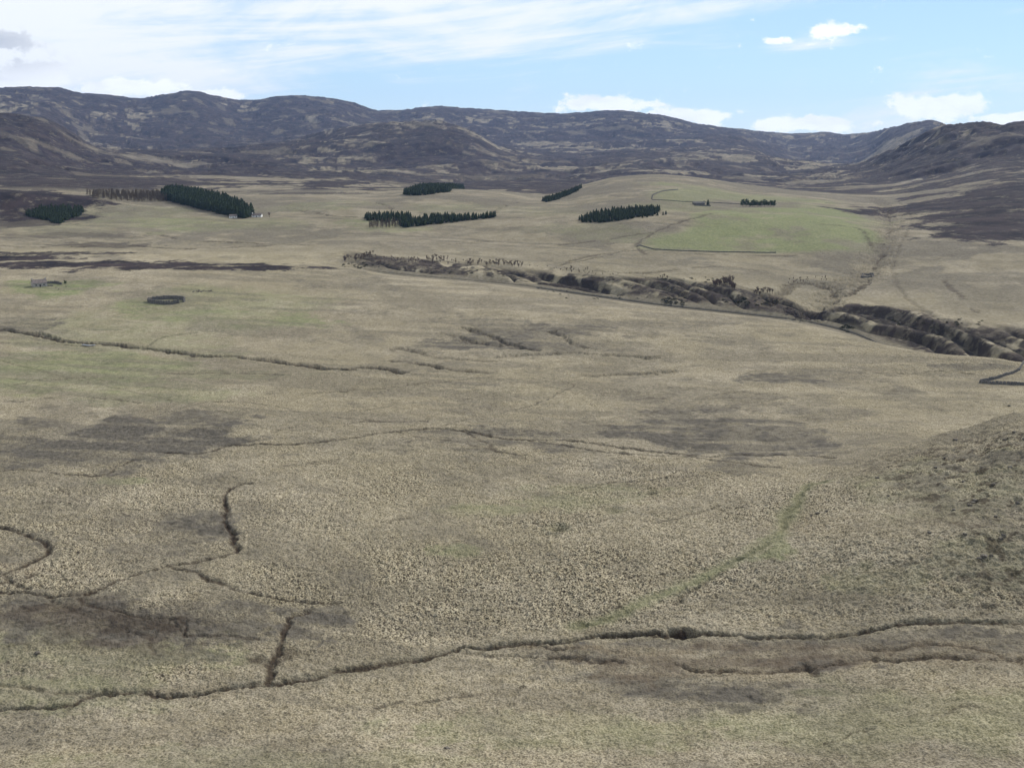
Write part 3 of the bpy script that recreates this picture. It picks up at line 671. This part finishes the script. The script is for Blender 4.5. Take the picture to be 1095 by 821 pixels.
def shrub_mesh(rng, h=1.6, w=1.8, n=170):
    m = MB()
    for k in range(n):
        a = rng.uniform(0, 2*math.pi); r = w*math.sqrt(rng.random()); z = h*(1-(r/w)**2)*rng.uniform(.1, 1)
        p = np.array((r*math.cos(a), r*math.sin(a), z)); e = np.array([rng.gauss(0, 1) for _ in range(3)])*.22*w/1.8; e2 = np.array([rng.gauss(0, 1) for _ in range(3)])*.22*w/1.8
        m.tri(p+e, p-e, p+e2)
    return m
rng = random.Random(7)
kinds = {}
def kind(name, fn, mc, mt, n, names):
    L_ = []
    for i in range(n):
        a_, b_ = fn(random.Random(100+i)); L_.append((a_.mesh('crown', mc), b_.mesh('trunk', mt), a_, b_))
    kinds[name] = (L_, names)
kind('spruce', lambda r: conifer_mesh(r, 11.5, 3.3), m_conifer, m_bark, 4, ('conifer_tree', 'tree'))
kind('pine', lambda r: pine_mesh(r), m_pine, m_bark, 3, ('pine_tree', 'tree'))
kind('larch', lambda r: bare_mesh(r, 11.5, 2.1, .07, True, 900), m_larch, m_bark, 3, ('larch_tree', 'tree'))
kind('birch', lambda r: bare_mesh(r, 6.0, 2.1, .028, False, 900), m_twig, m_bark, 4, ('bare_birch', 'tree'))
def plant(kd, x, y, s, label, group, i):
    L_, (nm, cat) = kinds[kd]; cm, tm, _, _ = L_[i % len(L_)]
    e = empty(nm, (x, y, ground(x, y)-.1), rng.uniform(0, 6.28), s); tag(e, label, cat, group)
    c_ = bpy.data.objects.new('crown', cm); scene.collection.objects.link(c_); c_.parent = e
    t_ = bpy.data.objects.new('trunk', tm); scene.collection.objects.link(t_); t_.parent = e
def wpoly(pts): return [pick(*p)[:2] for p in pts]
def inside(P, x, y):
    c = False
    for i in range(len(P)):
        (ax, ay), (bx, by) = P[i], P[(i+1) % len(P)]
        if (ay > y) != (by > y) and x < (bx-ax)*(y-ay)/(by-ay+1e-12)+ax: c = not c
    return c
def fill(pts, sp):
    P = wpoly(pts); xs = [p[0] for p in P]; ys = [p[1] for p in P]; out = []
    y = min(ys)
    while y < max(ys):
        x = min(xs)
        while x < max(xs):
            X_, Y_ = x+rng.uniform(-.4, .4)*sp, y+rng.uniform(-.4, .4)*sp
            if inside(P, X_, Y_): out.append((X_, Y_))
            x += sp
        y += sp
    return out
forests = [
 # polygon of the bases, spacing, scale, kind, label, group
 ([(172,211),(185,205),(215,210),(245,218),(270,229),(262,234.5),(228,227),(200,220),(176,214)], 5.2, (.9,1.45), 'spruce', 'dark spruce in the tall plantation running down to the far white cottages', 'spruces of the tall plantation above the white cottages'),
 ([(90,208),(130,209),(172,209),(180,216),(130,216),(100,212)], 6.5, (.7,1.0), 'larch', 'leafless brown larch in the band left of the tall dark plantation', 'bare larches left of the tall plantation'),
 ([(27,229),(45,224),(70,222),(90,224),(86,231),(70,236),(63,240),(50,236),(30,232)], 4.6, (.5,.8), 'spruce', 'dark spruce in the small isolated wood at the far left', 'spruces of the small wood at the far left'),
 ([(388,232),(410,230),(440,231),(440,235),(415,238),(392,236)], 5.5, (.5,.7), 'spruce', 'small dark spruce at the left end of the middle shelter belt', 'spruces at the left end of the middle belt'),
 ([(392,241),(420,238),(432,240),(425,244.5),(395,244)], 5.5, (.5,.75), 'larch', 'brown leafless larch at the lower left corner of the middle shelter belt', 'larches of the middle belt'),
 ([(425,238),(460,233),(500,233.5),(530,231),(528,233),(500,236),(462,240),(430,244)], 4.4, (.45,.85), 'spruce', 'dark spruce in the long middle shelter belt', 'spruces of the long middle belt'),
 ([(430,208),(450,202),(480,200),(497,201.5),(480,206),(455,209),(436,209.5)], 6.5, (.7,1.0), 'spruce', 'dark spruce in the distant wood at the edge of the heather', 'spruces of the distant wood below the heather'),
 ([(618,235),(640,228),(680,224),(706,223.5),(702,230),(670,235),(645,238.5),(622,238)], 4.3, (.42,.66), 'spruce', 'dark spruce in the oblong plantation left of the green field', 'spruces of the oblong plantation by the green field'),
 ([(578,215),(600,209),(622,201),(618,204),(600,212),(585,216.5)], 5.6, (.5,.8), 'spruce', 'dark spruce on the steep bank behind the central hill', 'spruces on the bank behind the central hill'),
]
trees = []
for P, sp, (s0, s1), kd, lab, grp in forests:
    for (x, y) in fill(P, sp): trees.append([x, y, rng.uniform(s0, s1), kd, lab, grp])
for (x, y) in ((682,232),(687,233),(692,232.5),(698,231),(703,230.5),(709,230),(712,229.5)):
    X_, Y_, _ = pick(x, y); trees.append([X_, Y_, rng.uniform(.35, .5), 'spruce', 'small outlying spruce beside the right end of the oblong plantation', 'outlying spruces by the oblong plantation'])
# rank conifers by how much of each shows
cov = {}
order = sorted(range(len(trees)), key=lambda i: math.hypot(trees[i][0], trees[i][1]))
vis = {}
for i in order:
    x, y, s, kd = trees[i][:4]; z = ground(x, y); hh = 12*s
    px, pyt = seen(x, y, z+hh); _, pyb = seen(x, y, z); w_ = max(1, int(F*2.0*s/y))
    bins = range(int(px)-w_, int(px)+w_+1); v_ = 0
    for b_ in bins:
        c_ = cov.get(b_)
        if c_ is None or pyb > c_[1]+40: v_ += pyb-pyt; cov[b_] = (pyt, pyb)
        else: v_ += max(0, c_[0]-pyt); cov[b_] = (min(c_[0], pyt), pyb)
    vis[i] = v_
con = sorted([i for i in range(len(trees)) if trees[i][3] == 'spruce'], key=lambda i: -vis[i])
solo = set(con[:290]) | {i for i in range(len(trees)) if trees[i][3] != 'spruce'}
restv, restf = [], []; nb = 0
for i, (x, y, s, kd, lab, grp) in enumerate(trees):
    if i in solo: plant(kd, x, y, s, lab, grp, i)
    else:
        cm = kinds[kd][0][i % 4][2]; v = np.array(cm.v)*s; a = rng.uniform(0, 6.28); ca, sa_ = math.cos(a), math.sin(a)
        v = np.stack([v[:, 0]*ca-v[:, 1]*sa_+x, v[:, 0]*sa_+v[:, 1]*ca+y, v[:, 2]+ground(x, y)-.1], -1)
        restv.append(v); restf.append(np.array(cm.f)+nb); nb += len(v)
print('TREES', len(trees), 'solo', len(solo))
if restv:
    me = bpy.data.meshes.new('conifer_forest'); me.from_pydata(np.concatenate(restv).tolist(), [], np.concatenate(restf).tolist()); me.materials.append(m_conifer)
    o = bpy.data.objects.new('conifer_forest', me); scene.collection.objects.link(o)
    tag(o, 'dark spruces standing within and behind the front rows of the distant plantations', 'forest', kind='stuff')
# clump by the far farm and single trees
for k in range(11):
    X_, Y_, _ = pick(794+k*3.3+rng.uniform(-.7, .7), 221.2+rng.uniform(-.4, .3))
    plant('pine', X_, Y_, rng.uniform(1.05, 1.35), 'rounded dark pine in the short clump on the green field, right of the far farm', 'pines of the clump on the green field', k)
X_, Y_, _ = pick(757, 220); plant('spruce', X_, Y_, .75, 'lone dark spruce beside the ruined far farm on the green field', None, 1)
X_, Y_, _ = pick(288, 232.5); plant('birch', X_, Y_, 1.35, 'broad leafless tree standing right of the far white cottages', None, 2)
# bare birches along the gorge rim
k = 0
for (x0, y0, x1, y1, n, s, where) in ((368,279,400,274,44,.95,'at the left end of the gorge rim'),(400,277,440,279,30,.6,'at the left end of the gorge rim'),(440,279,500,281,40,.7,'along the upper gorge rim'),(455,277,480,277,26,.85,'along the upper gorge rim'),
                               (498,281,560,284,80,.85,'in the long row on the gorge rim'),(596,289,612,290,8,.75,'on the middle gorge rim'),(612,291,632,290,4,.8,'on the middle gorge rim'),
                               (690,296,720,298,10,.6,'above the dark gorge scar'),(762,306,784,300,44,1.1,'in the thicket at the gorge bend'),(776,303,786,308,26,1.1,'in the thicket at the gorge bend'),
                               (806,314,826,312,26,.9,'right of the gorge thicket'),(842,302,885,298,24,.55,'on the terrace above the side valley'),(560,286,690,296,30,.45,'scattered on the middle gorge rim')):
    for q_ in range(n):
        f = rng.random(); X_, Y_, _ = pick(x0+(x1-x0)*f, y0+(y1-y0)*f+rng.uniform(-2.5, 2.5))
        if math.hypot(X_, Y_) > 1300: continue
        plant('birch', X_, Y_, s*rng.uniform(.5, .95), 'bare purplish birch '+where, 'bare birches '+where, k); k += 1
# dark shrubs on the gorge scar and rough bank
shr = [shrub_mesh(random.Random(50+i)).mesh('shrub', m_shrub) for i in range(4)]
def shrub(x, y, s, label, group, i):
    o = bpy.data.objects.new('low_shrub', shr[i % 4]); scene.collection.objects.link(o); o.location = (x, y, ground(x, y)-.15); o.scale = (s, s, s*rng.uniform(.6, .9)); o.rotation_euler = (0, 0, rng.uniform(0, 6))
    tag(o, label, 'shrub', group)
k = 0
for (cx, cy, rx, ry, n, s, where) in ((740,299,34,3,16,1.3,'on the dark scar under the gorge thicket'),(722,322,16,5,22,1.7,'on the dark knoll beside the river'),(800,322,30,7,26,1.7,'on the steep bank at the gorge bend'),
                              (905,352,8,4,12,1.6,'at the bend of the visible river'),(1000,346,60,7,30,1.2,'on the right-hand gorge cliff'),(385,284,24,3,24,1.3,'at the left foot of the gorge'),
                              (640,312,90,8,24,1.0,'on the middle gorge slope'),(460,289,60,5,16,1.0,'on the upper gorge slope')):
    for q_ in range(n):
        a = rng.uniform(0, 6.28); f = math.sqrt(rng.random()); X_, Y_, _ = pick(cx+rx*f*math.cos(a), cy+ry*f*math.sin(a))
        if 600 < math.hypot(X_, Y_) < 1200:
            shrub(X_, Y_, s*rng.uniform(.35, .8), 'low dark shrub '+where, 'low dark shrubs '+where, k); k += 1

# ---- boulders
def rock_mesh(rg, s=1.0):
    import bmesh
    bm = bmesh.new(); bmesh.ops.create_icosphere(bm, subdivisions=3, radius=1)
    ph = [rg.uniform(0, 6) for _ in range(6)]
    for v in bm.verts:
        n = .18*math.sin(3.1*v.co.x+ph[0])+.15*math.sin(4.3*v.co.y+ph[1])+.12*math.sin(5.7*v.co.z+ph[2])+.06*math.sin(11*v.co.x+7*v.co.y+ph[3])
        v.co *= (1+n); v.co.z *= .62
        for ax_ in range(3): v.co[ax_] = max(-.85, min(.9, v.co[ax_]))
    me = bpy.data.meshes.new('boulder'); bm.to_mesh(me); bm.free(); me.materials.append(m_rock); me.polygons.foreach_set('use_smooth', [True]*len(me.polygons)); return me
rocks = [rock_mesh(random.Random(i)) for i in range(5)]
def boulder(px, py, s, label, group=None, i=0, w=None):
    X_, Y_, z = w if w else pick(px, py)
    o = bpy.data.objects.new('boulder', rocks[i % 5]); scene.collection.objects.link(o); o.location = (X_, Y_, ground(X_, Y_)+s*.2); o.scale = (s*rng.uniform(.9, 1.4), s, s*.9); o.rotation_euler = (0, 0, rng.uniform(0, 6))
    tag(o, label, 'boulder', group)
boulder(478, 800, .55, 'small dark boulder alone on the grass at the bottom edge')
boulder(1022, 470, .9, 'dark boulder on the smooth spur at the right')
boulder(938, 511, .6, 'small dark boulder low on the right-hand slope')
boulder(40, 698, .7, 'dark boulder in the boggy ground at the lower left')
boulder(1079, 434, .7, 'dark boulder near the right edge above the spur')
for i, (x, y, s) in enumerate(((1040,538,1.0),(1043,535,.8),(1037,540,.7),(1062,518,.8),(1073,573,.9),(1070,576,.7),(1052,595,.9),(1047,597,.8),(1060,594,.6),(1095,470,.9),(1085,462,.8),(1074,470,.7),(1020,545,.6),(1030,515,.7),(1050,500,.7),(994,569,.6),(1032,571,.6),(874,549,.8),(868,551,.6),(884,547,.6),(950,530,.5),(1000,500,.6),(1010,490,.5),(1080,500,.8),(1088,538,.8),(1065,552,.6))):
    boulder(x, y, s*.9, 'dark half-buried boulder on the rough right-hand bank', 'boulders of the rough right-hand bank', i)
for i in range(26):
    x = 203+rng.uniform(0, 25); boulder(x, 311.5+rng.uniform(-1.1, 1.1), rng.uniform(.35, .7), 'grey tumbled stone in the row behind the round sheepfold', 'tumbled stones behind the round sheepfold', i)

for i, (x, y) in enumerate(((60,307.5),(63,309.5),(71,306.5))):
    boulder(x, y, .6, 'small pale stone lying on the turf in front of the lone cottage', 'pale stones in front of the lone cottage', i)
# ---- dry-stone walls (each a coursed wall with its own thickness)
def stone_wall(name, pts, hgt, th, label, cat='wall', closed=False, gap=None, world=False, coping=True, parent=None):
    P = [p[:2] for p in pts] if world else [pick(*p)[:2] for p in pts]
    if closed: P = P+[P[0]]
    rg = random.Random(len(pts)*13+int(abs(P[0][0]))); m = MB(); cp = MB()
    for (x0, y0), (x1, y1) in zip(P[:-1], P[1:]):
        L = math.hypot(x1-x0, y1-y0); n = max(1, int(L/1.6)); a = math.atan2(y1-y0, x1-x0)
        for k_ in range(n):
            f = (k_+.5)/n; x = x0+(x1-x0)*f; y = y0+(y1-y0)*f; z = ground(x, y); hh = hgt*rg.uniform(.82, 1.08)
            m.box((x, y, z-.4+(hh+.4)/2), (L/n*1.03, th, hh+.4), a, .82, .03, rg)
            if coping: cp.box((x, y, z+hh+.1), (L/n*.9, th*.62, .24), a, .7, .05, rg)
    o = m.build(name, m_stone, parent)
    if not parent: tag(o, label, cat)
    if coping: cp.build('coping', m_stone, o)
    return o
stone_wall('stone_wall', [(1047,409.5),(1060,410.5),(1080,411.5),(1110,412.5),(1150,413)], 1.5, .75, 'dark dry-stone wall running level to the right edge of the valley floor')
stone_wall('stone_wall', [(1048,408.8),(1062,406),(1078,401),(1090,396),(1110,388)], 1.5, .75, 'dark dry-stone wall climbing away diagonally at the right edge')
cx, cy, _ = pick(178, 322.5)
rr = 19.5*cy/F
ring = [(cx+rr*math.cos(a), cy+rr*.62*math.sin(a)) for a in np.linspace(-.25, 2*math.pi-.62, 44)]
stone_wall('sheepfold', ring, 2.7, 1.1, 'round dark dry-stone sheepfold on the green turf', 'sheepfold', world=True)
fw = [(681,264),(684,262.5),(700,267),(720,268),(760,269.5),(800,270),(830,270.5)]
stone_wall('field_wall', fw, 1.0, .7, 'long stone wall along the lower edge of the green field', coping=False)
stone_wall('field_wall', [(697,213),(698,209),(708,205),(725,203)], 1.4, 1.0, 'short stone wall cornering round the upper green field', coping=False)
stone_wall('field_wall', [(697,214),(730,216),(780,218),(830,219)], .9, .7, 'stone wall behind the far farm and pine clump', coping=False)

# ---- buildings
def house(name, px, py, L, D, hw, hr, rz, label, wall, roofm, ruin=False, chim=(1, 1), win=True, loc=None):
    X_, Y_, z = loc if loc else pick(px, py); z = ground(X_, Y_)-.2
    e = empty(name, (X_, Y_, z), rz); tag(e, label, 'cottage' if not ruin else 'ruin')
    w_ = MB(); l, d = L/2, D/2
    w_.poly([(-l,-d,0),(l,-d,0),(l,-d,hw),(-l,-d,hw)]); w_.poly([(l,d,0),(-l,d,0),(-l,d,hw),(l,d,hw)])
    w_.poly([(-l,d,0),(-l,-d,0),(-l,-d,hw),(-l,0,hr),(-l,d,hw)]); w_.poly([(l,-d,0),(l,d,0),(l,d,hw),(l,0,hr),(l,-d,hw)])
    w_.build('wall', wall, e)
    r_ = MB(); ov = .25; s_ = (hr-hw)/d
    for sg in (-1, 1):
        y0 = sg*(d+ov); z0 = hw-ov*s_
        A_ = [(-l-.15, y0, z0+.05), (l+.15, y0, z0+.05), (l+.15, 0, hr+.05), (-l-.15, 0, hr+.05)]; T_ = [(p[0], p[1], p[2]+.18) for p in A_]
        n0 = len(r_.v); r_.v += A_+T_
        for q in ((0,1,2,3),(4,5,6,7),(0,1,5,4),(1,2,6,5),(2,3,7,6),(3,0,4,7)): r_.f.append(tuple(n0+i for i in q))
    ro = r_.build('roof', roofm, e)
    for sg, on in ((-1, chim[0]), (1, chim[1])):
        if on:
            c_ = MB(); c_.box((sg*(l-.45), 0, hr+.35), (.8, 1.0, 1.6)); c_.box((sg*(l-.45), 0, hr+1.22), (.95, 1.15, .16)); c_.build('chimney', wall if not ruin else m_stone, ro)
    if win:
        dd = MB(); dd.box((0, -d-.02, 1.0), (.95, .12, 2.0)); dd.build('door', m_dark, e)
        for x in (-l*.55, l*.55):
            f_ = MB(); f_.box((x, -d-.02, 1.55), (1.0, .10, 1.2)); fo = f_.build('window', m_wood, e)
            g_ = MB(); g_.box((x, -d-.085, 1.55), (.8, .05, 1.0)); g_.build('pane', m_dark, fo)
    return e
fx, fy, _ = pick(42, 306)
house('cottage', 0, 0, 11.0, 6.0, 3.0, 5.6, rad(37), 'roofed stone cottage alone on the left-hand green turf, gable end in shadow', m_harl, m_slate, chim=(1, 1), loc=(fx, fy, 0))
stone_wall('ruined_wall', [(50,303.5),(56,303),(62,303.4),(66,304.5)], 1.9, .8, 'tumbledown dark wall stretching right from the lone cottage')
stone_wall('ruined_wall', [(49,306),(53,305.8),(57,305.8)], .9, .7, 'low broken wall just right of the lone cottage', coping=False)
X_, Y_, _ = pick(70, 303.8); e = empty('thorn_tree', (X_, Y_, ground(X_, Y_)-.1), 0, .42); tag(e, 'small round dark thorn tree beside the lone cottage', 'tree')
for nm, me in (('crown', kinds['pine'][0][1][0]), ('trunk', kinds['pine'][0][1][1])):
    o = bpy.data.objects.new(nm, me); scene.collection.objects.link(o); o.parent = e
house('white_cottage', 249.5, 233, 10, 5, 2.6, 4.6, rad(8), 'tiny far white cottage under the end of the tall plantation', m_white, m_slate, chim=(0, 0))
house('white_cottage', 275, 232, 13, 5, 2.4, 4.4, rad(-6), 'tiny far white cottage right of the tall plantation', m_white, m_slate, chim=(1, 0))
house('ruined_farmhouse', 747, 219, 15, 6, 2.4, 4.2, rad(5), 'low dark ruined farmhouse on the far green field', m_stone, m_stone, ruin=True, chim=(0, 1), win=False)
stone_wall('farmyard_wall', [(742,220),(750,220.4),(760,220.6)], 1.5, .8, 'dark yard wall in front of the ruined far farmhouse', coping=False)
stone_wall('sheep_pen', [(921,297),(932,297),(934,294),(923,294)], 1.6, .8, 'small stone pen beside the burn in the side valley', 'sheepfold', closed=True, coping=False)

# ---- river water
def ribbon(name, pts, w, dz, label):
    P = np.array([pick(*p)[:2] if len(p) == 2 else p[:2] for p in smooth_pts(pts, 5)]); V = []; Fc = []
    T = np.gradient(P, axis=0); T /= np.linalg.norm(T, axis=1)[:, None]+1e-9; N_ = np.stack([-T[:, 1], T[:, 0]], -1)
    for p, n in zip(P, N_):
        z = ground(*p)+dz
        V += [(p[0]-n[0]*w/2, p[1]-n[1]*w/2, z), (p[0]+n[0]*w/2, p[1]+n[1]*w/2, z)]
    Fc = [(2*i, 2*i+2, 2*i+3, 2*i+1) for i in range(len(P)-1)]
    me = bpy.data.meshes.new(name); me.from_pydata(V, [], Fc); me.materials.append(m_water)
    o = bpy.data.objects.new(name, me); scene.collection.objects.link(o); tag(o, label, 'water', kind='structure')
kk = int(np.nonzero(U == 10)[0][0])+9
cols = [c for c in range(0, NC, 12) if rad(1) < AZ[c] < rad(27)]
V = []; Fc = []
for c in cols:
    z = float(np.min(Zg[kk-9:kk+9, c]))+.5
    for r_ in (R[kk, c]-4.5, R[kk, c]+4.0): V.append((r_*math.sin(AZ[c]), r_*math.cos(AZ[c]), z))
Fc = [(2*i, 2*i+2, 2*i+3, 2*i+1) for i in range(len(cols)-1)]
me = bpy.data.meshes.new('river'); me.from_pydata(V, [], Fc); me.materials.append(m_water); o = bpy.data.objects.new('river', me); scene.collection.objects.link(o)
tag(o, 'narrow dark river at the foot of the gorge', 'water', kind='structure')
ribbon('pool', [(88,369),(95,370),(102,369.6)], 2.2, .5, 'small bright pool in the left-hand stream')

# ---- air
hz = MB(); hz.box((0, 0, 80), (29600, 29600, 800)); ho = hz.build('haze', gm); tag(ho, 'thin blue air haze over the moor', 'haze', kind='stuff')
hm = bpy.data.materials.new('air_haze'); hm.use_nodes = True; nt_ = hm.node_tree; nt_.nodes.clear()
oo = nt_.nodes.new('ShaderNodeOutputMaterial'); pv = nt_.nodes.new('ShaderNodeVolumePrincipled')
pv.inputs['Color'].default_value = (.36, .55, 1.0, 1); pv.inputs['Density'].default_value = 0.000023; pv.inputs['Anisotropy'].default_value = 0.2
nt_.links.new(pv.outputs[0], oo.inputs['Volume']); ho.data.materials.clear(); ho.data.materials.append(hm)
scene.cycles.volume_bounces = 0
print('VERTS', len(verts), 'objects', len(bpy.data.objects))
